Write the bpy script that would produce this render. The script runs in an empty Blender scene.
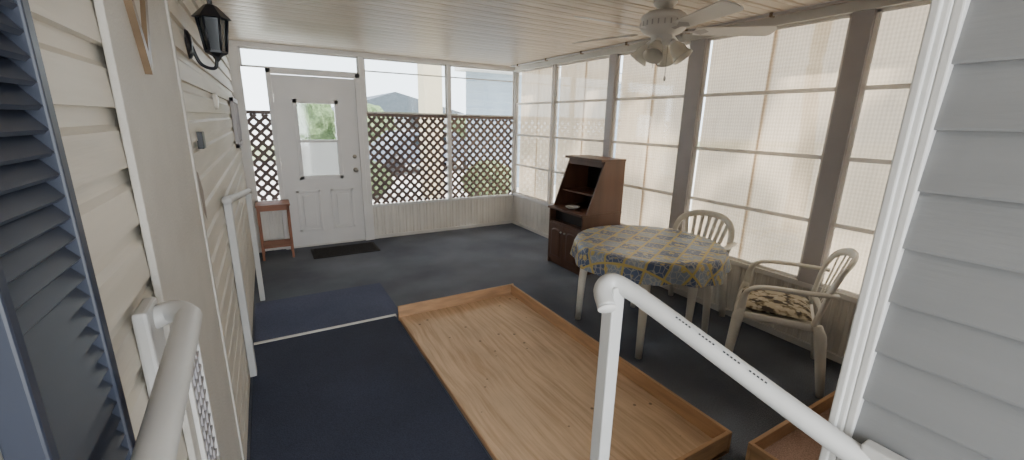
import bpy, bmesh, math, random
import numpy as np
from mathutils import Vector, Matrix
random.seed(3)
XL,XR,YF,ZC=-.26,3.345,5.731,2.374
C=bpy.context.collection
# ---------------- materials ----------------
def new(name):
    m=bpy.data.materials.new(name);m.use_nodes=True
    nt=m.node_tree;b=nt.nodes['Principled BSDF'];return m,nt,b
def srgb(c):
    return tuple(((v/255)/12.92 if v/255<=.04045 else (((v/255)+.055)/1.055)**2.4) for v in c)+(1,)
def mat(name,col,rough=.6,var=.0,scale=8,bump=0,bscale=60,stretch=(1,1,1),metal=0,col2=None,lo=.35,hi=.65,detail=4):
    m,nt,b=new(name);N=nt.nodes;L=nt.links
    c1=srgb(col);b.inputs['Roughness'].default_value=rough;b.inputs['Metallic'].default_value=metal
    b.inputs['Base Color'].default_value=c1
    tc=N.new('ShaderNodeTexCoord');mp=N.new('ShaderNodeMapping');mp.inputs['Scale'].default_value=stretch
    L.new(tc.outputs['Object'],mp.inputs['Vector'])
    if var>0 or col2:
        n=N.new('ShaderNodeTexNoise');n.inputs['Scale'].default_value=scale;n.inputs['Detail'].default_value=detail
        L.new(mp.outputs[0],n.inputs['Vector'])
        r=N.new('ShaderNodeValToRGB');r.color_ramp.elements[0].position=lo;r.color_ramp.elements[1].position=hi
        c2=srgb(col2) if col2 else tuple(min(1,v*(1+var)) for v in c1[:3])+(1,)
        c0=c1 if col2 else tuple(v*(1-var) for v in c1[:3])+(1,)
        r.color_ramp.elements[0].color=c0;r.color_ramp.elements[1].color=c2
        L.new(n.outputs[0],r.inputs[0]);L.new(r.outputs[0],b.inputs['Base Color'])
    if bump>0:
        n2=N.new('ShaderNodeTexNoise');n2.inputs['Scale'].default_value=bscale;n2.inputs['Detail'].default_value=3
        L.new(mp.outputs[0],n2.inputs['Vector'])
        bp=N.new('ShaderNodeBump');bp.inputs['Strength'].default_value=bump;bp.inputs['Distance'].default_value=.01
        L.new(n2.outputs[0],bp.inputs['Height']);L.new(bp.outputs[0],b.inputs['Normal'])
    return m
M={}
M['white']=mat('white_paint',(226,224,222),.45,.03,3)
M['alum']=mat('white_aluminium',(214,211,206),.4,.05,3)
M['post']=mat('taupe_post',(184,180,182),.5,.05,4)
M['pvc']=mat('white_pvc',(192,191,188),.4,.04,6)
M['chair']=mat('chair_plastic',(230,226,217),.35,.03,4)
M['siding']=mat('vinyl_siding',(204,197,184),.5,.08,5,.15,30,(1,.25,3))
M['siding2']=mat('grey_siding',(122,123,124),.55,.04,5,.08,50,(1,.3,3))
M['stucco']=mat('door_skin',(188,183,174),.6,.04,6,.3,120)
M['shutter']=mat('navy_shutter',(44,50,64),.4,.08,5)
M['black']=mat('black_metal',(18,19,26),.35)
M['glassy']=mat('dark_glass',(34,38,40),.1)
M['wood']=mat('cabinet_wood',(92,62,46),.5,.25,6,0,60,(1,1,.12))
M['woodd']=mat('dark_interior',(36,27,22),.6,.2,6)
M['cedar']=mat('side_table_wood',(150,98,72),.5,.2,8,0,60,(.2,1,1))
M['brass']=mat('knob_metal',(170,165,155),.3,metal=.9)
M['gold']=mat('bronze_trim',(112,92,70),.4,.2,10)
M['rim']=mat('pine_board',(186,148,112),.7,.16,5,.15,40,(1,.6,6))
M['rubber']=mat('mat_rubber',(52,50,50),.9,.3,60,.5,200)
M['lat']=mat('brown_lattice',(112,96,92),.6,.08,6)
M['lat2']=mat('tan_lattice',(130,114,106),.6,.08,6)
M['conc']=mat('concrete',(206,202,194),.9,.08,1.5,.2,30)
M['grass']=mat('grass',(128,138,100),1,.2,3,.5,30)
M['leaf']=mat('hedge_leaves',(96,114,76),.9,.4,14,.9,40)
M['bark']=mat('tree_bark',(96,84,70),.9,.3,8,.6,20)
M['roofg']=mat('roof_shingle',(92,98,108),.9,.15,6)
M['housew']=mat('stucco_house',(176,178,180),.9,.05,2)
M['blueside']=mat('blue_grey_siding',(150,164,178),.8,.05,2)
M['cream']=mat('cream_column',(206,190,160),.8,.05,2)
M['bulb']=mat('frosted_glass',(226,222,212),.2,.02,5)
M['kick']=mat('kick_panel_vinyl',(224,219,211),.5,.05,3)
M['car']=mat('car_paint',(120,130,146),.25,.03,2,metal=.3)
M['ceil']=mat('ceiling_pan',(204,190,174),.34,.06,1.6,.0,20,(.3,3,1))
M['ink']=mat('printed_ink',(50,50,54),.6)
def carpet(name,c1,c2,s=1.2,fiber=.14):
    m,nt,b=new(name);N=nt.nodes;L=nt.links;b.inputs['Roughness'].default_value=.95
    tc=N.new('ShaderNodeTexCoord')
    n=N.new('ShaderNodeTexNoise');n.inputs['Scale'].default_value=s;n.inputs['Detail'].default_value=6;L.new(tc.outputs['Object'],n.inputs['Vector'])
    r=N.new('ShaderNodeValToRGB');r.color_ramp.elements[0].position=.35;r.color_ramp.elements[1].position=.68
    r.color_ramp.elements[0].color=srgb(c1);r.color_ramp.elements[1].color=srgb(c2);L.new(n.outputs[0],r.inputs[0])
    n2=N.new('ShaderNodeTexNoise');n2.inputs['Scale'].default_value=160;n2.inputs['Detail'].default_value=2;L.new(tc.outputs['Object'],n2.inputs['Vector'])
    mr=N.new('ShaderNodeMapRange');mr.inputs[1].default_value=.3;mr.inputs[2].default_value=.7;mr.inputs[3].default_value=1-fiber*2;mr.inputs[4].default_value=1+fiber*2;L.new(n2.outputs[0],mr.inputs[0])
    mx=N.new('ShaderNodeVectorMath');mx.operation='SCALE';L.new(r.outputs[0],mx.inputs[0]);L.new(mr.outputs[0],mx.inputs['Scale'])
    L.new(mx.outputs[0],b.inputs['Base Color'])
    bp=N.new('ShaderNodeBump');bp.inputs['Strength'].default_value=.5;bp.inputs['Distance'].default_value=.004
    L.new(n2.outputs[0],bp.inputs['Height']);L.new(bp.outputs[0],b.inputs['Normal'])
    return m
M['floor']=carpet('floor_carpet',(78,83,94),(110,115,126))
M['runner']=carpet('navy_carpet',(46,52,70),(57,63,83))
M['runner2']=carpet('blue_carpet',(72,79,104),(86,93,119))
M['redc']=carpet('reddish_carpet',(160,130,116),(184,154,138))
def plywood():
    m,nt,b=new('plywood');N=nt.nodes;L=nt.links;b.inputs['Roughness'].default_value=.75
    tc=N.new('ShaderNodeTexCoord')
    nw=N.new('ShaderNodeTexNoise');nw.inputs['Scale'].default_value=1.1;L.new(tc.outputs['Object'],nw.inputs[0])
    ad=N.new('ShaderNodeVectorMath');ad.operation='MULTIPLY_ADD';ad.inputs[1].default_value=(.16,.2,0);L.new(nw.outputs['Color'],ad.inputs[0]);L.new(tc.outputs['Object'],ad.inputs[2])
    mp=N.new('ShaderNodeMapping');mp.inputs['Scale'].default_value=(20,1.1,1);L.new(ad.outputs[0],mp.inputs[0])
    w=N.new('ShaderNodeTexNoise');w.inputs['Scale'].default_value=1.6;w.inputs['Detail'].default_value=6;w.inputs['Roughness'].default_value=.65;L.new(mp.outputs[0],w.inputs[0])
    r=N.new('ShaderNodeValToRGB');r.color_ramp.elements[0].color=srgb((190,156,122));r.color_ramp.elements[1].color=srgb((222,192,158));L.new(w.outputs[0],r.inputs[0])
    r.color_ramp.elements[0].position=.3;r.color_ramp.elements[1].position=.58
    n=N.new('ShaderNodeTexNoise');n.inputs['Scale'].default_value=2.2;n.inputs['Detail'].default_value=5;L.new(tc.outputs['Object'],n.inputs[0])
    mr=N.new('ShaderNodeMapRange');mr.inputs[1].default_value=.3;mr.inputs[2].default_value=.7;mr.inputs[3].default_value=.85;mr.inputs[4].default_value=1.06;L.new(n.outputs[0],mr.inputs[0])
    v=N.new('ShaderNodeTexVoronoi');v.inputs['Scale'].default_value=9;L.new(tc.outputs['Object'],v.inputs[0])
    r2=N.new('ShaderNodeMapRange');r2.inputs[1].default_value=.07;r2.inputs[2].default_value=.10;r2.inputs[3].default_value=.4;r2.inputs[4].default_value=1;L.new(v.outputs[0],r2.inputs[0])
    mu=N.new('ShaderNodeMath');mu.operation='MULTIPLY';L.new(mr.outputs[0],mu.inputs[0]);L.new(r2.outputs[0],mu.inputs[1])
    sc=N.new('ShaderNodeVectorMath');sc.operation='SCALE';L.new(r.outputs[0],sc.inputs[0]);L.new(mu.outputs[0],sc.inputs['Scale'])
    L.new(sc.outputs[0],b.inputs['Base Color']);return m
M['ply']=plywood()
def translucent_vinyl():
    m=bpy.data.materials.new('rail_vinyl');m.use_nodes=True;nt=m.node_tree;N=nt.nodes;L=nt.links;N.clear()
    tc=N.new('ShaderNodeTexCoord');n=N.new('ShaderNodeTexNoise');n.inputs['Scale'].default_value=4;L.new(tc.outputs['Object'],n.inputs[0])
    r=N.new('ShaderNodeValToRGB');r.color_ramp.elements[0].color=srgb((222,220,218));r.color_ramp.elements[1].color=srgb((236,234,232));L.new(n.outputs[0],r.inputs[0])
    t=N.new('ShaderNodeBsdfTranslucent');d=N.new('ShaderNodeBsdfDiffuse');L.new(r.outputs[0],t.inputs[0]);L.new(r.outputs[0],d.inputs[0])
    m1=N.new('ShaderNodeMixShader');m1.inputs[0].default_value=.45;L.new(t.outputs[0],m1.inputs[1]);L.new(d.outputs[0],m1.inputs[2])
    o=N.new('ShaderNodeOutputMaterial');L.new(m1.outputs[0],o.inputs[0]);return m
M['rail']=translucent_vinyl()
def shade():
    m=bpy.data.materials.new('woven_shade');m.use_nodes=True;nt=m.node_tree;N=nt.nodes;L=nt.links;N.clear()
    tc=N.new('ShaderNodeTexCoord');w=N.new('ShaderNodeTexWave');w.bands_direction='Y';w.inputs['Scale'].default_value=14;w.inputs['Distortion'].default_value=.4
    L.new(tc.outputs['Object'],w.inputs[0])
    w2=N.new('ShaderNodeTexWave');w2.bands_direction='Z';w2.inputs['Scale'].default_value=11;L.new(tc.outputs['Object'],w2.inputs[0])
    n=N.new('ShaderNodeTexNoise');n.inputs['Scale'].default_value=1.6;n.inputs['Detail'].default_value=3;L.new(tc.outputs['Object'],n.inputs[0])
    mr=N.new('ShaderNodeMapRange');mr.inputs[3].default_value=.8;mr.inputs[4].default_value=1;L.new(w.outputs[0],mr.inputs[0])
    mr3=N.new('ShaderNodeMapRange');mr3.inputs[3].default_value=.88;mr3.inputs[4].default_value=1;L.new(w2.outputs[0],mr3.inputs[0])
    mr2=N.new('ShaderNodeMapRange');mr2.inputs[1].default_value=.35;mr2.inputs[2].default_value=.65;mr2.inputs[3].default_value=.78;mr2.inputs[4].default_value=1.0;L.new(n.outputs[0],mr2.inputs[0])
    mu=N.new('ShaderNodeMath');mu.operation='MULTIPLY';L.new(mr.outputs[0],mu.inputs[0]);L.new(mr2.outputs[0],mu.inputs[1])
    mu2=N.new('ShaderNodeMath');mu2.operation='MULTIPLY';L.new(mu.outputs[0],mu2.inputs[0]);L.new(mr3.outputs[0],mu2.inputs[1])
    sc=N.new('ShaderNodeVectorMath');sc.operation='SCALE';sc.inputs[0].default_value=srgb((224,199,170))[:3];L.new(mu2.outputs[0],sc.inputs['Scale'])
    t=N.new('ShaderNodeBsdfTranslucent');d=N.new('ShaderNodeBsdfDiffuse');L.new(sc.outputs[0],t.inputs[0]);L.new(sc.outputs[0],d.inputs[0])
    tr=N.new('ShaderNodeBsdfTransparent');m1=N.new('ShaderNodeMixShader');m1.inputs[0].default_value=.5;L.new(t.outputs[0],m1.inputs[1]);L.new(d.outputs[0],m1.inputs[2])
    m2=N.new('ShaderNodeMixShader');m2.inputs[0].default_value=.05;L.new(m1.outputs[0],m2.inputs[1]);L.new(tr.outputs[0],m2.inputs[2])
    o=N.new('ShaderNodeOutputMaterial');L.new(m2.outputs[0],o.inputs[0]);return m
M['shade']=shade()
def thin_glass():
    m=bpy.data.materials.new('clear_pane');m.use_nodes=True;nt=m.node_tree;N=nt.nodes;L=nt.links;N.clear()
    g=N.new('ShaderNodeBsdfGlossy');g.inputs['Roughness'].default_value=.05;tr=N.new('ShaderNodeBsdfTransparent');tr.inputs[0].default_value=(.93,.95,.95,1)
    x=N.new('ShaderNodeMixShader');x.inputs[0].default_value=.06;L.new(tr.outputs[0],x.inputs[1]);L.new(g.outputs[0],x.inputs[2])
    o=N.new('ShaderNodeOutputMaterial');L.new(x.outputs[0],o.inputs[0]);return m
M['pane']=thin_glass()
def cloth():
    m,nt,b=new('printed_tablecloth');N=nt.nodes;L=nt.links;b.inputs['Roughness'].default_value=.45
    uv=N.new('ShaderNodeUVMap');mp=N.new('ShaderNodeMapping');mp.inputs['Rotation'].default_value=(0,0,1.1);L.new(uv.outputs[0],mp.inputs[0])
    ck=N.new('ShaderNodeTexChecker');ck.inputs['Scale'].default_value=7;ck.inputs[1].default_value=srgb((76,94,130));ck.inputs[2].default_value=srgb((132,146,166));L.new(mp.outputs[0],ck.inputs[0])
    v=N.new('ShaderNodeTexVoronoi');v.inputs['Scale'].default_value=14;L.new(mp.outputs[0],v.inputs[0])
    r=N.new('ShaderNodeValToRGB');e=r.color_ramp.elements;e[0].position=.25;e[0].color=(1,1,1,1);e[1].position=.33;e[1].color=(0,0,0,1);L.new(v.outputs[0],r.inputs[0])
    mx=N.new('ShaderNodeMixRGB');mx.inputs[2].default_value=srgb((194,174,98));L.new(r.outputs[0],mx.inputs[0]);L.new(ck.outputs[0],mx.inputs[1])
    v2=N.new('ShaderNodeTexVoronoi');v2.inputs['Scale'].default_value=26;v2.feature='DISTANCE_TO_EDGE';L.new(mp.outputs[0],v2.inputs[0])
    r2=N.new('ShaderNodeValToRGB');e=r2.color_ramp.elements;e[0].position=.03;e[0].color=(.6,.6,.6,1);e[1].position=.08;e[1].color=(0,0,0,1);L.new(v2.outputs[0],r2.inputs[0])
    mx2=N.new('ShaderNodeMixRGB');mx2.inputs[2].default_value=srgb((188,188,178));L.new(r2.outputs[0],mx2.inputs[0]);L.new(mx.outputs[0],mx2.inputs[1])
    br=N.new('ShaderNodeTexBrick');br.offset=0;br.inputs['Scale'].default_value=3.5;br.inputs['Brick Width'].default_value=.5;br.inputs['Row Height'].default_value=.5;br.inputs['Mortar Size'].default_value=.03
    br.inputs[1].default_value=(0,0,0,1);br.inputs[2].default_value=(0,0,0,1);br.inputs[3].default_value=(1,1,1,1);L.new(mp.outputs[0],br.inputs[0])
    mx3=N.new('ShaderNodeMixRGB');mx3.inputs[2].default_value=srgb((192,172,102));L.new(br.outputs[0],mx3.inputs[0]);L.new(mx2.outputs[0],mx3.inputs[1])
    L.new(mx3.outputs[0],b.inputs['Base Color']);return m
M['cloth']=cloth()
def floral():
    m,nt,b=new('floral_cushion');N=nt.nodes;L=nt.links;b.inputs['Roughness'].default_value=.9
    tc=N.new('ShaderNodeTexCoord');v=N.new('ShaderNodeTexVoronoi');v.inputs['Scale'].default_value=22;L.new(tc.outputs['Object'],v.inputs[0])
    n=N.new('ShaderNodeTexNoise');n.inputs['Scale'].default_value=18;L.new(tc.outputs['Object'],n.inputs[0])
    r=N.new('ShaderNodeValToRGB');e=r.color_ramp.elements;e[0].position=.38;e[0].color=srgb((70,62,58));e[1].position=.54;e[1].color=srgb((196,186,166))
    k=e.new(.46);k.color=srgb((128,116,92));L.new(n.outputs[0],r.inputs[0])
    mx=N.new('ShaderNodeMixRGB');mx.inputs[2].default_value=srgb((210,204,190));mr=N.new('ShaderNodeMapRange');mr.inputs[1].default_value=.25;mr.inputs[2].default_value=.35;mr.inputs[3].default_value=.8;mr.inputs[4].default_value=0
    L.new(v.outputs[0],mr.inputs[0]);L.new(mr.outputs[0],mx.inputs[0]);L.new(r.outputs[0],mx.inputs[1]);L.new(mx.outputs[0],b.inputs['Base Color']);return m
M['floral']=floral()
# ---------------- geometry helpers ----------------
def obj(name,verts,faces,m,parent=None,smooth=False,loc=None):
    me=bpy.data.meshes.new(name);me.from_pydata([tuple(v) for v in verts],[],faces);me.update()
    if isinstance(m,str): m=M[m]
    me.materials.append(m)
    if smooth:
        for p in me.polygons:p.use_smooth=True
    o=bpy.data.objects.new(name,me);C.objects.link(o)
    if parent:o.parent=parent
    if loc:o.location=loc
    return o
def empty(name,loc=(0,0,0),rot=0):
    e=bpy.data.objects.new(name,None);C.objects.link(e);e.location=loc;e.rotation_euler=(0,0,rot);e.empty_display_size=.1;return e
BF=[(0,1,3,2),(4,6,7,5),(0,4,5,1),(2,3,7,6),(0,2,6,4),(1,5,7,3)]
def boxes(name,bs,m,parent=None,bev=.0,loc=None):
    vs=[];fs=[]
    for x0,x1,y0,y1,z0,z1 in bs:
        k=len(vs)
        vs+=[(x,y,z) for x in(x0,x1) for y in(y0,y1) for z in(z0,z1)]
        fs+=[tuple(k+i for i in f) for f in BF]
    o=obj(name,vs,fs,m,parent,loc=loc)
    bm=bmesh.new();bm.from_mesh(o.data);bmesh.ops.recalc_face_normals(bm,faces=bm.faces);bm.to_mesh(o.data);bm.free()
    if bev:
        b=o.modifiers.new('b','BEVEL');b.width=bev;b.segments=2;b.limit_method='ANGLE'
    return o
def box(name,x0,x1,y0,y1,z0,z1,m,parent=None,bev=.003,loc=None):
    return boxes(name,[(x0,x1,y0,y1,z0,z1)],m,parent,bev,loc)
def sweep(name,pts,sizes,m,parent=None,seg=12,up=(0,0,1),pw=1.0,caps=True):
    pts=[Vector(p) for p in pts];n=len(pts)
    if not isinstance(sizes,list): sizes=[sizes]*n
    up=Vector(up);vs=[];fs=[]
    for i,p in enumerate(pts):
        a,b=sizes[min(i,len(sizes)-1)]
        t=(pts[min(i+1,n-1)]-pts[max(i-1,0)]).normalized()
        s=t.cross(up)
        if s.length<1e-3: s=t.cross(Vector((0,1,.01)))
        s.normalize();nn=s.cross(t).normalized()
        for k in range(seg):
            th=2*math.pi*k/seg;c,q=math.cos(th),math.sin(th)
            vs.append(p+s*c*a/2+nn*q*b/2)
    for i in range(n-1):
        for k in range(seg):
            k2=(k+1)%seg;fs.append((i*seg+k,i*seg+k2,(i+1)*seg+k2,(i+1)*seg+k))
    if caps:
        fs.append(tuple(range(seg))[::-1]);fs.append(tuple((n-1)*seg+k for k in range(seg)))
    o=obj(name,vs,fs,m,parent,True)
    bm=bmesh.new();bm.from_mesh(o.data);bmesh.ops.recalc_face_normals(bm,faces=bm.faces);bm.to_mesh(o.data);bm.free()
    return o
def lathe(name,prof,m,parent=None,seg=28,mtx=None):
    vs=[];fs=[]
    for r,z in prof:
        for k in range(seg):
            a=2*math.pi*k/seg;v=Vector((r*math.cos(a),r*math.sin(a),z));vs.append(mtx@v if mtx else v)
    n=len(prof)
    for i in range(n-1):
        for k in range(seg):
            k2=(k+1)%seg;fs.append((i*seg+k,i*seg+k2,(i+1)*seg+k2,(i+1)*seg+k))
    return obj(name,vs,fs,m,parent,seg>8)
def smooth_path(pts,n=8):
    P=[Vector(p) for p in pts];P=[P[0]*2-P[1]]+P+[P[-1]*2-P[-2]];out=[]
    for i in range(1,len(P)-2):
        a,b,c,d=P[i-1:i+3]
        for k in range(n):
            t=k/n;out.append(.5*((2*b)+(c-a)*t+(2*a-5*b+4*c-d)*t*t+(3*b-a-3*c+d)*t**3))
    out.append(P[-2]);return out
def ext(name,pts,dirv,m,parent=None):
    d=Vector(dirv);n=len(pts);vs=[Vector(p) for p in pts]+[Vector(p)+d for p in pts]
    return obj(name,vs,[(i,i+1,n+i+1,n+i) for i in range(n-1)],m,parent)
def siding(name,x,s,y0,y1,z0,z1,lap,m,prof=((0,.016),(.62,.012),(.72,.003),(.995,.0))):
    pts=[];z=z0
    while z<z1-1e-6:
        for dz,o in prof:
            pts.append((min(z+dz*lap,z1),o))
        z+=lap
    return ext(name,[(x+s*o,y0,zz) for zz,o in pts],(0,y1-y0,0),m)
# ---------------- camera ----------------
yw,pt,rl,f=.527,.254,.021,419.3
Fw=np.array([math.sin(yw)*math.cos(pt),math.cos(yw)*math.cos(pt),-math.sin(pt)])
R=np.array([math.cos(yw),-math.sin(yw),0]);U=np.cross(R,Fw)
R,U=R*math.cos(rl)+U*math.sin(rl),-R*math.sin(rl)+U*math.cos(rl)
cd=bpy.data.cameras.new('camera');cam=bpy.data.objects.new('camera',cd);C.objects.link(cam)
cam.matrix_world=Matrix(((R[0],U[0],-Fw[0],0),(R[1],U[1],-Fw[1],0),(R[2],U[2],-Fw[2],1.6),(0,0,0,1)))
cd.sensor_width=36;cd.lens=f/1024*36;cd.clip_start=.02;cd.clip_end=300
bpy.context.scene.camera=cam
# ---------------- shell ----------------
box('floor',XL,XR,-1.5,YF,-.06,0,'floor',bev=0)
siding('wall_left',XL,1,-1.2,YF,0,ZC,.115,'siding')
siding('wall_right_entry',.95,-1,-.5,.28,0,ZC,.1,'siding2',((0,.013),(.04,.014),(.9,.002),(.995,.0)))
box('wall_front',.965,XR,.2,.28,0,ZC,'siding2',bev=0)
tr=empty('trim_1',(.953,.292,0))
box('corner_post',-.026,.02,-.014,.004,0,ZC,'pvc',tr,.004)
box('corner_bead',-.034,-.024,-.004,.010,0,ZC,'pvc',tr,.003)
box('j_channel',-.022,.0,-.028,-.014,0,ZC,'pvc',tr,.003)
pts=[];y=-1.5
while y<YF+.0:
    for dy,z in((0,0),(.018,.0),(.024,.012),(.034,.012),(.04,0),(.075,.0),(.079,.005),(.085,.005),(.089,0)):
        pts.append((XL,y+dy,ZC+z))
    y+=.15
ext('ceiling',pts,(XR-XL+.02,0,0),'ceil')
box('roof',-1.5,3.95,-1.6,6.25,2.42,2.5,'white',bev=0)  # unseen roof, overhang extended to shade the tops of the window shades
# ---------------- right wall windows ----------------
def ribbed(name,p0,p1,z0,z1,nrm,m):
    p0=Vector(p0);p1=Vector(p1);d=p1-p0;L=d.length;d.normalize();nrm=Vector(nrm);pts=[];s=0
    while s<L-1e-4:
        for q,o in((0,0),(.006,.008),(.03,.008),(.036,0),(.066,.0),(.072,.004),(.078,.004),(.084,0)):
            pts.append(p0+d*min(s+q,L)+nrm*o)
        s+=.1
    return ext(name,[(p.x,p.y,z0) for p in pts],(0,0,z1-z0),m)
ribbed('wall_right',(XR,.3,0),(XR,YF,0),0,.47,(-1,0,0),'kick')
box('trim_2',XR-.03,XR+.04,.3,YF,.46,.50,'white')
box('trim_3',XR-.05,XR+.05,.3,YF,2.31,ZC,'alum')
box('baseboard_right',XR-.022,XR,.3,YF,0,.05,'alum')
posts=[(YF-.04,YF,'rail'),(4.70,4.74,'rail'),(3.58,3.68,'post'),(2.51,2.66,'post'),(1.34,1.46,'post'),(.3,.36,'alum')]
for i,(a,b,mm) in enumerate(posts):
    box('trim_%d'%(20+i),XR-.035,XR+.04,a,b,.5,2.31,mm)  # upright window posts dividing and ending the bays
k=0
for i in range(len(posts)-1):
    y1=posts[i][0];y0=posts[i+1][1];k+=1
    w=empty('window_%d'%k,(XR,(y0+y1)/2,0));h=(y1-y0)/2
    bs=[(-.010,.010,-h,h,z-.014,z+.014) for z in(.95,1.40,1.85)]
    bs+=[(-.012,.012,-h,-h+.022,.5,2.31),(-.012,.012,h-.022,h,.5,2.31),(-.012,.012,-h,h,.5,.52),(-.012,.012,-h,h,2.29,2.31)]
    boxes('sash_frame',bs,'rail',w,.002)
    boxes('vinyl_pane',[(.0,.002,-h+.02,h-.02,.52,2.29)],'pane',w)
    n=2 if y1-y0>.8 else 1
    for j in range(n):
        a=-h+2*h*j/n;b=-h+2*h*(j+1)/n
        xo=.07+.012*j
        vs=[];fs=[];ny=26
        for q in range(ny+1):
            yy=a-.012+(b-a+.024)*q/ny;xx=xo+.004*math.sin(q*1.3+i)
            vs+=[(xx,yy,.49),(xx+.003,yy,2.36)]
        for q in range(ny): fs.append((2*q,2*q+2,2*q+3,2*q+1))
        obj('roller_shade',vs,fs,'shade',w,True)
sweep('ceiling_conduit',[(XR-.16,.5,ZC-.013),(XR-.16,5.6,ZC-.013)],(.022,.022),'post')
boxes('conduit_clamp',[(XR-.18,XR-.14,y-.01,y+.01,ZC-.03,ZC) for y in (1.2,1.9,2.6,3.3,4.0,4.7,5.4)],'gold',bev=.002)
# ---------------- far wall ----------------
ribbed('wall_back',(1.1,YF,0),(XR,YF,0),0,.46,(0,-1,0),'kick')
box('trim_4',1.1,XR,YF-.03,YF+.03,.445,.475,'white')
box('baseboard_back',1.1,XR,YF-.02,YF+.001,0,.045,'alum')
box('trim_5',XL,XR,YF-.05,YF+.05,2.325,ZC,'alum')
box('trim_6',XL,-.15,YF-.04,YF+.04,0,2.33,'alum')
box('trim_7',1.09,1.15,YF-.04,YF+.04,0,2.33,'white')
box('trim_8',2.24,2.29,YF-.04,YF+.04,.47,2.33,'white')
box('trim_9',XR-.03,XR,YF-.03,YF+.03,.47,2.33,'white')
ribbed('wall_back_side',(XL,YF,0),(.08,YF,0),0,.62,(0,-1,0),'kick')
def lattice(name,x0,x1,z0,z1,y,m,sp=.083,w=.038):
    vs=[];fs=[]
    for s,yy in((1,y),(-1,y+.008)):
        L=(x1-x0)+(z1-z0)
        t=0
        while t<L:
            if s==1:
                xa=x0-(z1-z0)+t;pts=[(xa,z0),(xa+(z1-z0),z1)]
            else:
                xa=x0+t;pts=[(xa,z0),(xa-(z1-z0),z1)]
            (ax,az),(bx,bz)=pts
            lo,hi=0,1
            for lim,sg in((x0,1),(x1,-1)):
                fa=(ax-lim)*sg;fb=(bx-lim)*sg
                if fa<0 and fb<0: lo,hi=1,0;break
                if fa<0: lo=max(lo,fa/(fa-fb))
                elif fb<0: hi=min(hi,fa/(fa-fb))
            if hi-lo>.01:
                A=(ax+(bx-ax)*lo,az+(bz-az)*lo);B=(ax+(bx-ax)*hi,az+(bz-az)*hi)
                d=w/2/math.sqrt(2);k=len(vs);nx,nz=(-d*s*1,d) if s==1 else (d,d)
                for P in(A,B):
                    for sg in(-1,1):
                        for e in(0,.006): vs.append((P[0]+nx*sg,yy+e,P[1]+nz*sg))
                fs+=[tuple(k+i for i in f) for f in BF]
            t+=sp*math.sqrt(2)
    return obj(name,vs,fs,m)
lattice('lattice_panel',1.15,2.24,.475,1.62,YF+.02,'lat')
lattice('lattice_panel',2.29,XR-.03,.475,1.62,YF+.02,'lat2')
lattice('lattice_panel',XL+.08,.08,.62,1.62,YF+.02,'lat')
box('trim_10',1.15,2.24,YF,YF+.04,1.62,1.66,'lat')
box('trim_11',2.29,XR-.03,YF,YF+.04,1.62,1.66,'lat2')
box('trim_12',-.15,.08,YF,YF+.04,1.62,1.66,'lat')
for i,(a,b) in enumerate(((1.15,2.24),(2.29,XR-.03),(-.15,1.09))):
    w=empty('window_%d'%(6+i),((a+b)/2,YF,0));h=(b-a)/2
    z0=1.66 if i<2 else 2.12
    boxes('sash_frame',[(-h,h,-.01,.01,z0,z0+.02),(-h,h,-.01,.01,2.305,2.325),(-h,-h+.02,-.01,.01,z0,2.325),(h-.02,h,-.01,.01,z0,2.325)]+([(-h,h,-.008,.008,2.16,2.175)] if i<2 else []),'alum',w,.002)
    boxes('pane',[(-h+.02,h-.02,0,.002,z0+.02,2.305)],'pane',w)
# ---------------- entry door (far wall) ----------------
boxes('trim_13',[(.08,.13,YF-.05,YF+.05,0,2.12),(1.03,1.09,YF-.05,YF+.05,0,2.12),(.08,1.09,YF-.05,YF+.05,2.07,2.12)],'white',bev=.004)
d=empty('door_1',(.13,YF-.02,0))
W=.90
boxes('slab',[(0,.2,0,.045,.02,2.06),(.68,W,0,.045,.02,2.06),(.2,.68,0,.045,.02,.86),(.2,.68,0,.045,1.79,2.06)],'white',d)
boxes('window_frame',[(.19,.235,-.012,.05,.85,1.80),(.645,.69,-.012,.05,.85,1.80),(.19,.69,-.012,.05,.85,.895),(.19,.69,-.012,.05,1.755,1.80),(.235,.645,-.006,.04,1.30,1.33)],'white',d,.003)
boxes('glass',[(.235,.645,.02,.023,.89,1.76)],'pane',d)
boxes('lower_blind',[(.235,.645,.028,.03,.89,1.30)],'rail',d)
for i,x0 in enumerate((.13,.52)):
    boxes('panel_%d'%(i+1),[(x0,x0+.03,-.008,.0,.2,.72),(x0+.24,x0+.27,-.008,0,.2,.72),(x0,x0+.27,-.008,0,.2,.23),(x0,x0+.27,-.008,0,.69,.72),(x0+.065,x0+.205,-.01,0,.265,.655)],'white',d,.003)
T=Matrix.Translation((.84,0,.95))@Matrix.Rotation(math.radians(90),4,'X')
lathe('knob',[(0,.06),(.022,.058),(.028,.045),(.02,.03),(.01,.022),(.01,.006),(.03,.004),(.03,0)],'brass',d,mtx=T)
lathe('deadbolt',[(0,.018),(.022,.016),(.026,0)],'brass',d,mtx=Matrix.Translation((.84,0,1.12))@Matrix.Rotation(math.radians(90),4,'X'))
for i,z in enumerate((.25,1.0,1.75)): box('hinge_%d'%(i+1),-.008,.008,-.006,.0,z,z+.1,'brass',d)
box('sweep',0,W,-.006,.045,.0,.022,'alum',d)
# ---------------- floor mats ----------------
box('carpet_runner',XL+.03,.78,-1.3,3.24,.001,.014,'runner',bev=.004)
box('ramp_carpet',XL+.03,.84,3.27,4.05,.001,.010,'runner2',bev=.004)
box('trim_14',XL+.03,.79,3.238,3.272,.001,.018,'alum',bev=.003)
mm=empty('door_mat',(.72,5.34,0))
box('border',-.38,.38,-.2,.2,.0,.012,'rubber',mm,.004)
boxes('ribs',[(-.35,.35,-.17+i*.026,-.16+i*.026,.012,.018) for i in range(14)],'rubber',mm)
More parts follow.
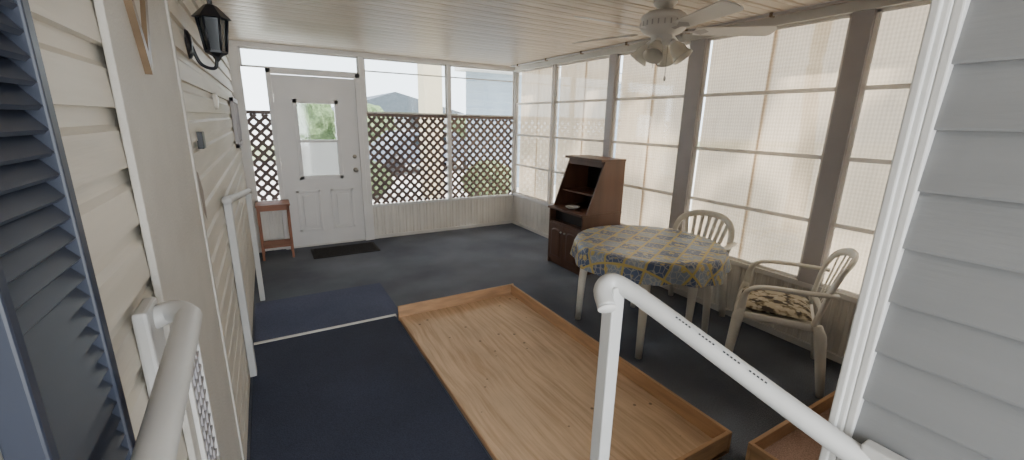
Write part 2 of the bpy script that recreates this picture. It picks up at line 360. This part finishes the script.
# ---------------- trays ----------------
t=empty('plywood_tray',(.80,.97,0))
LX,LY=1.06,2.21
box('base',.0,LX,0,LY,.012,.03,'ply',t,.001)
box('rim_far',-.012,LX+.012,LY-.02,LY,.0,.125,'rim',t)
box('rim_right',LX-.02,LX,0,LY-.02,.0,.125,'rim',t)
box('rim_near',.0,LX-.02,0,.02,.0,.125,'rim',t)
box('rim_left',-.006,.0,.02,LY-.02,.0,.034,'rim',t,.001)
t=empty('carpeted_tray',(1.9,.33,0))
box('base',0,1.0,0,.57,.01,.03,'redc',t,.001)
box('rim_far',-.02,1.02,.55,.57,0,.11,'rim',t);box('rim_left',-.02,.0,0,.55,0,.11,'rim',t);box('rim_right',1.,1.02,0,.55,0,.11,'rim',t);box('rim_near',0,1.,-.0,.02,0,.11,'rim',t)
# ---------------- shutter ----------------
s=empty('window_shutter',(XL+.018,.508,.35))
Yw=.212
boxes('stiles',[(0,.03,0,.018,0,2.0),(0,.03,Yw-.022,Yw,0,2.0),(0,.03,.018,Yw-.022,0,.05),(0,.03,.018,Yw-.022,1.95,2.0)],'shutter',s,.003)
vs=[];fs=[]
z=.06
while z<1.93:
    k=len(vs);vs+=[(.010,.016,z+.022),(.027,.016,z),(.010,Yw-.02,z+.022),(.027,Yw-.02,z),(.004,.016,z+.018),(.022,.016,z-.005),(.004,Yw-.02,z+.018),(.022,Yw-.02,z-.005)]
    fs+=[(k,k+1,k+3,k+2),(k+4,k+6,k+7,k+5),(k+1,k+5,k+7,k+3),(k,k+2,k+6,k+4)]
    z+=.026
obj('louvers',vs,fs,'shutter',s)
box('backing',0,.002,.016,Yw-.02,0.02,1.98,'black',s)
# ---------------- left wall door with diamond window ----------------
d=empty('door_2',(XL+.016,1.11,0))
box('slab',0,.014,0,.72,0.1,ZC-.01,'stucco',d,.003)
boxes('casing',[(0,.020,.72,.745,.05,ZC)],'stucco',d,.003)
def diamond(name,hw,hh,w,x0,x1,m,pr):
    cy,cz=.24,1.96
    o=[(cy-hw,cz),(cy,cz+hh),(cy+hw,cz),(cy,cz-hh)];s=(1-w/hw);i=[(cy+(a-cy)*s,cz+(b-cz)*s) for a,b in o]
    vs=[(x,*p) for x in(x0,x1) for p in o+i];fs=[]
    for k in range(4):
        k2=(k+1)%4
        fs+=[(8+k,8+k2,12+k2,12+k),(k,k2,8+k2,8+k),(4+k,12+k,12+k2,4+k2)]
    obj(name,vs,fs,m,pr);return i
i=diamond('diamond_frame',.15,.27,.028,.014,.028,'gold',d)
obj('diamond_glass',[(.018,*p) for p in i],[(0,1,2,3)],'bulb',d)
boxes('vent_frame',[(.014,.024,.05,.065,.60,1.03),(.014,.024,.215,.23,.60,1.03),(.014,.024,.05,.23,1.01,1.03),(.014,.024,.05,.23,.60,.62)],'alum',d,.002)
boxes('vent_grille',[(.014,.018,.065,.215,.62,1.01)],'glassy',d)
boxes('vent_bars',[(.018,.022,.065,.215,.64+i*.04,.648+i*.04) for i in range(9)]+[(.018,.022,.10+i*.035,.105+i*.035,.62,1.01) for i in range(3)],'post',d)
# ---------------- wall lantern ----------------
l=empty('wall_lantern',(XL+.016,2.40,1.925));l.scale=(1.2,1.2,1.22)
CX=.082
lathe('backplate',[(0,.016),(.03,.015),(.045,.008),(.05,0)],'black',l,mtx=Matrix.Translation((0,-.03,-.03))@Matrix.Rotation(math.radians(90),4,'Y'))
sweep('arm',smooth_path([(.01,-.03,-.03),(.03,-.02,-.09),(CX-.012,0,-.10),(CX,0,-.055)]),(.012,.012),'black',l)
def hexl(name,prof,m,seg=6): return lathe(name,prof,m,l,seg,Matrix.Translation((CX,0,0)))
hexl('cap',[(0,.135),(.008,.13),(.008,.115),(.02,.11),(.055,.075),(.062,.068),(.055,.066),(0,.066)],'black')
hexl('cage_glass',[(.044,.066),(.032,-.04)],'glassy')
hexl('base',[(.036,-.04),(.036,-.048),(.015,-.06),(.006,-.075),(0,-.08)],'black')
for k in range(6):
    a=math.pi*2*k/6;sweep('cage_bar_%d'%(k+1),[(CX+.048*math.cos(a),.048*math.sin(a),.068),(CX+.034*math.cos(a),.034*math.sin(a),-.042)],(.008,.008),'black',l,seg=6)
lathe('wall_thermometer',[(0,.02),(.035,.02),(.045,.015),(.048,0)],'bulb',None,mtx=Matrix.Translation((XL+.014,3.24,1.68))@Matrix.Rotation(math.radians(90),4,'Y'))
box('wall_switch_box',XL+.012,XL+.035,2.20,2.27,1.46,1.53,'black')
obj('broken_siding_patch',[(XL+.019,1.96,1.40),(XL+.019,2.03,1.38),(XL+.019,2.09,1.30),(XL+.019,2.07,1.18),(XL+.019,2.02,1.22),(XL+.019,1.98,1.33)],[(0,1,2,3,4,5)],'gold')
w=empty('window_9',(XL+.016,4.75,1.30))
boxes('frame',[(0,.03,0,.04,0,.46),(0,.03,.76,.8,0,.46),(0,.03,0,.8,0,.04),(0,.03,0,.8,.42,.46),(0,.025,.38,.41,0,.46)],'post',w,.003)
box('glass',.004,.01,.04,.76,.04,.42,'glassy',w)
# ---------------- railings ----------------
r=empty('wall_handrail',(0,0,0))
sweep('rail',smooth_path([(XL+.03,.985,1.215),(-.195,.985,1.225),(-.168,.95,1.225),(-.163,.90,1.222),(-.158,.60,1.20),(-.145,-.3,1.13)]),(.044,.044),'pvc',r,16)
box('bracket_plate',XL+.016,XL+.04,.93,1.02,.98,1.25,'pvc',r,.006)
r=empty('floor_handrail',(0,0,0))
sweep('rail',smooth_path([(-.215,2.66,1.16),(-.20,3.3,1.08),(-.175,4.0,1.0),(-.165,4.14,.98),(-.165,4.18,.93)]),(.045,.045),'pvc',r,16)
box('post_near',-.243,-.205,2.80,2.86,.014,1.13,'pvc',r,.004);box('post_far',-.195,-.155,4.10,4.15,.0,.98,'pvc',r,.004)
r=empty('entry_handrail',(0,0,0))
sweep('rail',smooth_path([(.93,.20,.985),(.90,.28,1.01),(.79,.62,1.155),(.755,.715,1.195),(.73,.745,1.205),(.70,.74,1.19),(.685,.705,1.16)]),(.046,.046),'pvc',r,18)
box('post',.715,.755,.715,.755,.014,1.20,'pvc',r,.004)
lathe('end_cap',[(0,.004),(.02,.003),(.0235,0)],'alum',r,mtx=Matrix.Translation((.684,.702,1.158))@Vector((-.3,-.7,-.62)).to_track_quat('Z','Y').to_matrix().to_4x4())
box('wall_flange',.905,.935,.17,.24,.94,1.03,'pvc',r,.004)
# faint printed pipe lettering along the top of the rail
A0=Vector((.79,.62,1.155));B0=Vector((.90,.28,1.01));dv=(B0-A0).normalized();nv=Vector((-.45,-.1,.9));nv=(nv-dv*nv.dot(dv)).normalized();sv=dv.cross(nv)
vs=[];fs=[]
for q in range(26):
    if q%7 in(5,6): continue
    c0=A0+dv*(.03+q*.0085)+nv*.0236;L_=.0024;k=len(vs)
    vs+=[c0+dv*a*L_+sv*b*.0022 for a,b in((-1,-1),(1,-1),(1,1),(-1,1))];fs.append((k,k+1,k+2,k+3))
obj('pipe_print',vs,fs,'ink',r)
# ---------------- ceiling fan ----------------
fn=empty('ceiling_fan',(2.33,2.10,ZC))
lathe('canopy',[(.0,0),(.075,0),(.075,-.02),(.05,-.045),(.025,-.05),(.02,-.085)],'white',fn)
OF=-.02
lathe('motor_housing',[(.03,-.05+OF),(.11,-.055+OF),(.14,-.075+OF),(.145,-.09+OF),(.135,-.1+OF),(.145,-.11+OF),(.145,-.15+OF),(.12,-.175+OF),(.08,-.19+OF),(.07,-.195+OF),(.07,-.235+OF),(.05,-.25+OF),(0,-.252+OF)],'white',fn,40)
vsr=[];fsr=[]
for kk in range(24):
    a=kk*math.pi/12;c,s_=math.cos(a),math.sin(a);k=len(vsr)
    for rr in(.143,.148):
        for w_ in(-.004,.004):
            for zz in(-.145+OF,-.115+OF): vsr.append((rr*c-w_*s_,rr*s_+w_*c,zz))
    fsr+=[tuple(k+i for i in f_) for f_ in BF]
obj('housing_fins',vsr,fsr,'post',fn)
for kk in range(5):
    a=math.radians(kk*72-37)
    mt=Matrix.Rotation(a,4,'Z')@Matrix.Translation((0,0,-.165+OF))@Matrix.Rotation(math.radians(-14),4,'X')
    out=[]
    for q in range(9):
        u=q/8;out.append((.2+.46*u,.052+.018*u))
    tip=[(.66+.03*math.cos(b),.070*math.sin(b)) for b in [math.radians(x) for x in(60,30,0,-30,-60)]]
    top=[(x,w_) for x,w_ in out]+tip+[(x,-w_) for x,w_ in out[::-1]]
    n=len(top);vs=[mt@Vector((x,y_,z_)) for z_ in(.003,-.003) for x,y_ in top]
    fs=[tuple(range(n)),tuple(range(n,2*n))[::-1]]+[(i,n+i,n+(i+1)%n,(i+1)%n) for i in range(n)]
    obj('blade_%d'%(kk+1),vs,fs,'white',fn)
    vs=[mt@Vector(v) for v in[(.12,-.015,-.006),(.12,.015,-.006),(.19,-.012,-.006),(.19,.012,-.006),(.25,-.04,-.005),(.25,.04,-.005),(.29,0,-.005)]]
    obj('blade_iron_%d'%(kk+1),vs,[(0,1,3,2),(2,3,5,4),(4,5,6)],'post',fn)
for kk in range(4):
    a=math.radians(kk*90+25)
    mt=Matrix.Rotation(a,4,'Z')@Matrix.Translation((.075,0,-.24+OF))@Matrix.Rotation(math.radians(-38),4,'Y')
    lathe('lamp_holder_%d'%(kk+1),[(.0,.02),(.022,.015),(.026,-.02)],'white',fn,16,mt)
    lathe('glass_shade_%d'%(kk+1),[(.026,-.01),(.036,-.03),(.049,-.055),(.051,-.085),(.060,-.11),(.067,-.120),(.062,-.119),(.047,-.085),(.032,-.03)],'bulb',fn,20,mt)
sweep('pull_chain',[(.03,-.03,-.27),(.03,-.03,-.47)],(.004,.004),'brass',fn,6)
lathe('chain_knob',[(0,.02),(.007,.01),(.008,-.008),(0,-.015)],'white',fn,10,Matrix.Translation((.03,-.03,-.48)))
sweep('pull_chain_2',[(-.03,.03,-.27),(-.03,.03,-.41)],(.004,.004),'brass',fn,6)
# ---------------- table ----------------
tb=empty('patio_table',(2.48,2.17,0),0)
TH=.715;A,B=.545,.55
def ell(a,b,n=72): return [(a*math.cos(2*math.pi*k/n),b*math.sin(2*math.pi*k/n)) for k in range(n)]
E=ell(A,B);n=len(E)
vs=[(x,y_,z_) for z_ in(TH-.03,TH-.004) for x,y_ in E]
obj('top',vs,[tuple(range(n,2*n)),tuple(range(n))[::-1]]+[(i,(i+1)%n,n+(i+1)%n,n+i) for i in range(n)],'chair',tb)
for kk,(x,y_) in enumerate(((.35,.33),(-.35,.33),(-.35,-.33),(.35,-.33))):
    sweep('leg_%d'%(kk+1),[(x*.93,y_*.93,TH-.03),(x,y_,.35),(x*1.03,y_*1.03,0)],[(.07,.07),(.06,.06),(.045,.045)],'chair',tb,12)
boxes('apron',[(-.33,.33,-.32,-.305,TH-.1,TH-.03),(-.33,.33,.305,.32,TH-.1,TH-.03),(-.33,-.315,-.31,.31,TH-.1,TH-.03),(.315,.33,-.31,.31,TH-.1,TH-.03)],'chair',tb)
n=160;rings=[('t',q/7) for q in range(0,8)]+[('d',q/6) for q in range(1,7)]
vs=[];uvs=[]
for ty,q in rings:
    for k in range(n):
        a=2*math.pi*k/n;c,s_=math.cos(a),math.sin(a)
        if ty=='t': rr=q;x,y_,z_=A*rr*c,B*rr*s_,TH+.001;u,v=x,y_
        else:
            fold=math.sin(a*13+.8*math.sin(3*a))*.018+math.sin(a*7+1)*.012
            hang=.14+.018*math.sin(4*a+.6)
            e=.012+q*(.018+fold);x,y_=(A+e)*c,(B+e)*s_;z_=TH-.003-q*hang;u,v=(A+q*hang)*c,(B+q*hang)*s_
        vs.append((x,y_,z_));uvs.append((u,v))
fs=[]
for i in range(len(rings)-1):
    for k in range(n): k2=(k+1)%n;fs.append((i*n+k,i*n+k2,(i+1)*n+k2,(i+1)*n+k))
o=obj('tablecloth',vs,fs,'cloth',tb,True)
ul=o.data.uv_layers.new(name='UVMap')
for lp in o.data.loops: ul.data[lp.index].uv=uvs[lp.vertex_index]
# ---------------- monobloc chairs ----------------
def chair(loc,rot,cushion=False):
    c=empty('patio_chair',loc,rot)
    nx,ny=10,10;vs=[];fs=[]
    for th in(0,-.014):
        for j in range(ny+1):
            for i in range(nx+1):
                u=i/nx*2-1;v=j/ny;y_=-.2+.43*v;wd=.215+.035*v
                z_=.43-.018*(1-u*u)*(1-(2*v-1)**2*.5)-.02*max(0,v-.85)/.15*1.0+.01*(1-v)*-1
                vs.append((u*wd,y_,z_+th))
    m_=(nx+1)*(ny+1)
    for j in range(ny):
        for i in range(nx):
            a=j*(nx+1)+i;fs+=[(a,a+1,a+nx+2,a+nx+1),(m_+a,m_+a+nx+1,m_+a+nx+2,m_+a+1)]
    obj('seat',vs,fs,'chair',c,True)
    sweep('seat_rim',smooth_path([(-.22,-.19,.415),(-.25,.15,.42),(-.22,.23,.405),(0,.245,.395),(.22,.23,.405),(.25,.15,.42),(.22,-.19,.415)],5),(.03,.045),'chair',c,10)
    def back(u,h):
        wd=.215+.055*h
        y_=-.2-.13*h+.05*(u*u)*(.4+h)
        return (u*wd,y_,.42+.43*h)
    fr=[back(-1,0),back(-1.05,.3),back(-1.05,.6),back(-.88,.84),back(-.5,.97),back(0,1.0),back(.5,.97),back(.88,.84),back(1.05,.6),back(1.05,.3),back(1,0)]
    sweep('back_frame',smooth_path(fr,5),(.055,.03),'chair',c,10,up=(0,1,.2))
    for k in range(7):
        u=(k-3)/3*.72
        top=.95-.16*abs(u)**2
        ps=[back(u*.8,.16),back(u*.9,.5),back(u,top)]
        sweep('slat_%d'%(k+1),smooth_path(ps,4),(.034,.010),'chair',c,8,up=(0,1,.2))
    sweep('back_crossbar',smooth_path([back(-1,.14),back(0,.14),back(1,.14)],5),(.045,.02),'chair',c,8,up=(0,1,.2))
    for s_,nm in((-1,'left'),(1,'right')):
        sweep('arm_'+nm,smooth_path([(s_*.275,-.26,.66),(s_*.30,-.12,.655),(s_*.305,.08,.645),(s_*.30,.17,.62),(s_*.285,.205,.56),(s_*.27,.215,.44)],5),[(.055,.026)]*8+[(.062,.026)]*9+[(.055,.03)]*9,'chair',c,10)
        sweep('front_leg_'+nm,[(s_*.27,.215,.47),(s_*.262,.225,.40),(s_*.27,.24,.2),(s_*.275,.25,0)],[(.045,.05),(.07,.07),(.058,.058),(.044,.044)],'chair',c,10,up=(0,1,0))
        sweep('rear_leg_'+nm,[(s_*.235,-.2,.44),(s_*.24,-.22,.38),(s_*.25,-.25,.2),(s_*.26,-.28,0)],[(.06,.05),(.075,.07),(.062,.058),(.045,.045)],'chair',c,10,up=(0,1,0))
    if cushion:
        vs=[];fs=[];nx=16
        for sd in(1,-1):
            for j in range(nx+1):
                for i in range(nx+1):
                    u=i/nx*2-1;v=j/nx*2-1
                    t_=max(0,(1-u**4)*(1-v**4))**.45
                    vs.append((u*.205,.03+v*.2,.452+sd*.026*t_))
        m_=(nx+1)**2
        for j in range(nx):
            for i in range(nx):
                a=j*(nx+1)+i;fs+=[(a,a+1,a+nx+2,a+nx+1),(m_+a,m_+a+nx+1,m_+a+nx+2,m_+a+1)]
        obj('seat_cushion',vs,fs,'floral',c,True)
chair((2.98,2.21,0),math.radians(94))
chair((2.88,1.35,0),math.radians(28),True)
# ---------------- cabinet ----------------
c=empty('microwave_cabinet',(2.75,3.29,0));c.scale=(1,1,.98)
D,Wd=.545,.60
boxes('base_carcass',[(0.01,D,0,.018,.0,.66),(0.01,D,Wd-.018,Wd,0,.66),(D-.012,D,.018,Wd-.018,0,.66),(.02,D,.018,Wd-.018,.05,.07),(.02,D,.018,Wd-.018,.50,.518),(.03,.05,.018,Wd-.018,0,.05)],'wood',c,.002)
box('counter',-.012,D,-.008,Wd+.008,.66,.685,'wood',c,.004)
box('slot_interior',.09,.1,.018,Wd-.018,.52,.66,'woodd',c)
for i,y0 in enumerate((.022,.302)):
    w_=.276
    box('door_panel_%d'%(i+1),-.002,.014,y0,y0+w_,.06,.505,'wood',c,.003)
    ps=[(y0+.05,.11),(y0+w_-.05,.11),(y0+w_-.05,.40)]+[(y0+w_/2+(w_/2-.05)*math.cos(a),.40+.05*math.sin(a)) for a in[math.radians(x) for x in(30,60,90,120,150)]]+[(y0+.05,.40)]
    cyy,czz=y0+w_/2,.27
    n=len(ps);inn=[(cyy+(a-cyy)*.82,czz+(b-czz)*.9) for a,b in ps]
    vs=[(-.003,a,b) for a,b in ps]+[(-.010,a,b) for a,b in inn]
    obj('raised_panel_%d'%(i+1),vs,[(k,(k+1)%n,n+(k+1)%n,n+k) for k in range(n)]+[tuple(range(n,2*n))],'wood',c)
    lathe('knob_%d'%(i+1),[(0,.022),(.011,.02),(.013,.013),(.006,.008),(.006,0)],'brass',c,12,Matrix.Translation((-.002,y0+(w_-.03 if i==0 else .03),.42))@Matrix.Rotation(math.radians(-90),4,'Y'))
def slant(y0,y1,nm):
    pr=[(.06,.685),(D,.685),(D,1.235),(.26,1.235)]
    vs=[(x,y0,z_) for x,z_ in pr]+[(x,y1,z_) for x,z_ in pr]
    obj(nm,vs,[(0,1,2,3),(7,6,5,4),(0,4,5,1),(1,5,6,2),(2,6,7,3),(3,7,4,0)],'wood',c)
slant(0,.018,'hutch_side_near');slant(Wd-.018,Wd,'hutch_side_far')
box('hutch_top',.20,D,-.01,Wd+.01,1.235,1.26,'wood',c,.004)
box('hutch_back',D-.012,D,.018,Wd-.018,.685,1.235,'woodd',c)
box('hutch_shelf',.17,D-.012,.018,Wd-.018,.86,.876,'wood',c,.002)
box('hutch_valance',.245,.265,.018,Wd-.018,1.17,1.235,'wood',c,.002)
lathe('bowl',[(0,.004),(.04,.004),(.075,.02),(.08,.03),(.076,.03),(.04,.01)],'white',c,20,Matrix.Translation((.12,.32,.685)))
# ---------------- small side table ----------------
s=empty('side_table',(-.17,5.32,0))
for i,(x,y_) in enumerate(((0,0),(.30,0),(0,.28),(.30,.28))): box('leg_%d'%(i+1),x,x+.025,y_,y_+.025,0,.62,'cedar',s)
box('top',-.01,.335,-.01,.315,.62,.638,'cedar',s,.003);box('lower_shelf',.0,.325,.0,.305,.14,.155,'cedar',s,.003)
boxes('apron',[(.0,.325,.004,.018,.57,.62),(.307,.321,.0,.3,.57,.62)],'cedar',s)
# ---------------- exterior ----------------
box('ground',-40,60,-20,90,-.2,-.1,'conc',bev=0)
box('lawn',-30,50,19,29,-.1,-.08,'grass',bev=0)
box('carport_column',2.95,3.35,8.8,9.2,-.1,3.3,'cream')
h=empty('neighbour_house',(8.0,30,0))
box('walls',-3.6,4.6,0,8,-.1,2.1,'housew',h,0)
pk=[(-4.0,2.05),(-.1,3.35),(5.0,2.05)]
obj('gable_roof',[(x,-.5,z) for x,z in pk]+[(x,8.5,z) for x,z in pk],[(0,1,4,3),(1,2,5,4),(0,2,1),(3,4,5)],'roofg',h)
boxes('windows',[(-3,-1.5,-.05,0,.8,1.8),(1,2.5,-.05,0,.8,1.8)],'glassy',h)
h=empty('neighbour_porch',(4.2,9.5,0))
siding('wall',0,-1,0,6,-.1,3.0,.2,'blueside').parent=h
h.children[0].rotation_euler=(0,0,math.radians(-90));
box('fascia',-.2,6,-.5,.2,2.7,2.9,'white',h,0)
def bush(loc,r,name='bush'):
    bm=bmesh.new();bmesh.ops.create_icosphere(bm,subdivisions=4,radius=1)
    for v in bm.verts:
        q=v.co.normalized();nz=math.sin(q.x*9+loc[0])*math.sin(q.y*8)*math.sin(q.z*10)*.14+random.uniform(-.05,.05)
        v.co=Vector((q.x*r[0],q.y*r[1],q.z*r[2]))*(1+nz)
    me=bpy.data.meshes.new(name);bm.to_mesh(me);bm.free();me.materials.append(M['leaf'])
    o=bpy.data.objects.new(name,me);C.objects.link(o);o.location=loc
bush((1.6,9.6,.3),(.8,.5,.45));bush((4.2,8.3,.3),(.6,.4,.45));bush((3.4,17,1.0),(1.1,.9,1.1));bush((8,17.5,.8),(1.5,1.0,.9))
bush((1.5,18,1.4),(.9,.7,1.5))
def tree(loc,crown,R_,n,hz):
    t=empty('yard_tree',loc)  # trees added outside to cast dappled shadow on the window shades
    sweep('trunk',smooth_path([(0,0,0),(.05,.05,1.4),(-.05,.1,2.8),(.05,0,hz)]),[(.3,.3)]*8+[(.22,.22)]*20,'bark',t,12)
    bm=bmesh.new()
    for q in range(n):
        a=random.uniform(0,6.28);r_=R_*random.uniform(.1,1)**.6;z_=crown+random.uniform(-1,1)
        m_=Matrix.Translation((r_*math.cos(a)*.7,r_*math.sin(a),z_))@Matrix.Diagonal((random.uniform(.2,.4),random.uniform(.2,.42),random.uniform(.08,.2),1))
        bmesh.ops.create_icosphere(bm,subdivisions=2,radius=1,matrix=m_)
    for v in bm.verts: v.co+=Vector([random.uniform(-.04,.04) for _ in range(3)])
    me=bpy.data.meshes.new('crown');bm.to_mesh(me);bm.free();me.materials.append(M['leaf'])
    o=bpy.data.objects.new('crown',me);C.objects.link(o);o.parent=t
tree((7.3,.9,-.1),4.7,1.5,32,4.4);tree((7.6,3.6,-.1),4.9,1.3,20,4.4)
pr=[(-2.2,.3),(-2.2,.75),(-1.5,.85),(-.9,1.3),(.7,1.35),(1.4,.9),(2.1,.8),(2.2,.35)]
cr=empty('parked_car',(4.6,14,-.1),math.radians(10))
vs=[(x,y_,z_) for y_ in(-.85,.85) for x,z_ in pr];n=len(pr)
obj('body',vs,[tuple(range(n)),tuple(range(n,2*n))[::-1]]+[(i,n+i,n+(i+1)%n,(i+1)%n) for i in range(n)],'car',cr)
for i,(x,y_) in enumerate(((-1.4,-.86),(1.4,-.86),(-1.4,.72),(1.4,.72))):
    lathe('wheel_%d'%(i+1),[(0,0),(.32,0),(.32,.16),(0,.16)],'black',cr,20,Matrix.Translation((x,y_+.15,.32))@Matrix.Rotation(math.radians(90),4,'X'))
boxes('side_windows',[(-.75,.6,-.87,-.85,.92,1.22)],'glassy',cr)
# ---------------- light ----------------
w=bpy.data.worlds.new('sky');bpy.context.scene.world=w;w.use_nodes=True
bg=w.node_tree.nodes['Background'];bg.inputs[0].default_value=(.84,.92,1,1);bg.inputs[1].default_value=2.6
sd=bpy.data.lights.new('sun','SUN');sd.energy=6.8;sd.angle=.03;sd.color=(1,.96,.91)
so=bpy.data.objects.new('sun',sd);C.objects.link(so)
so.rotation_euler=Vector((-.72,.18,-.62)).to_track_quat('-Z','Y').to_euler()
ld=bpy.data.lights.new('carport_daylight','AREA');ld.shape='RECTANGLE';ld.size=3;ld.size_y=2;ld.energy=90;ld.color=(.9,.95,1)  # added fill lamp behind the camera, brightens the room
lo=bpy.data.objects.new('carport_daylight',ld);C.objects.link(lo);lo.location=(-.3,-3.6,1.4)
lo.rotation_euler=Vector((.2,1,.0)).to_track_quat('-Z','Z').to_euler()
vsn=bpy.context.scene.view_settings;vsn.view_transform='AgX';vsn.look='None';vsn.exposure=1.2
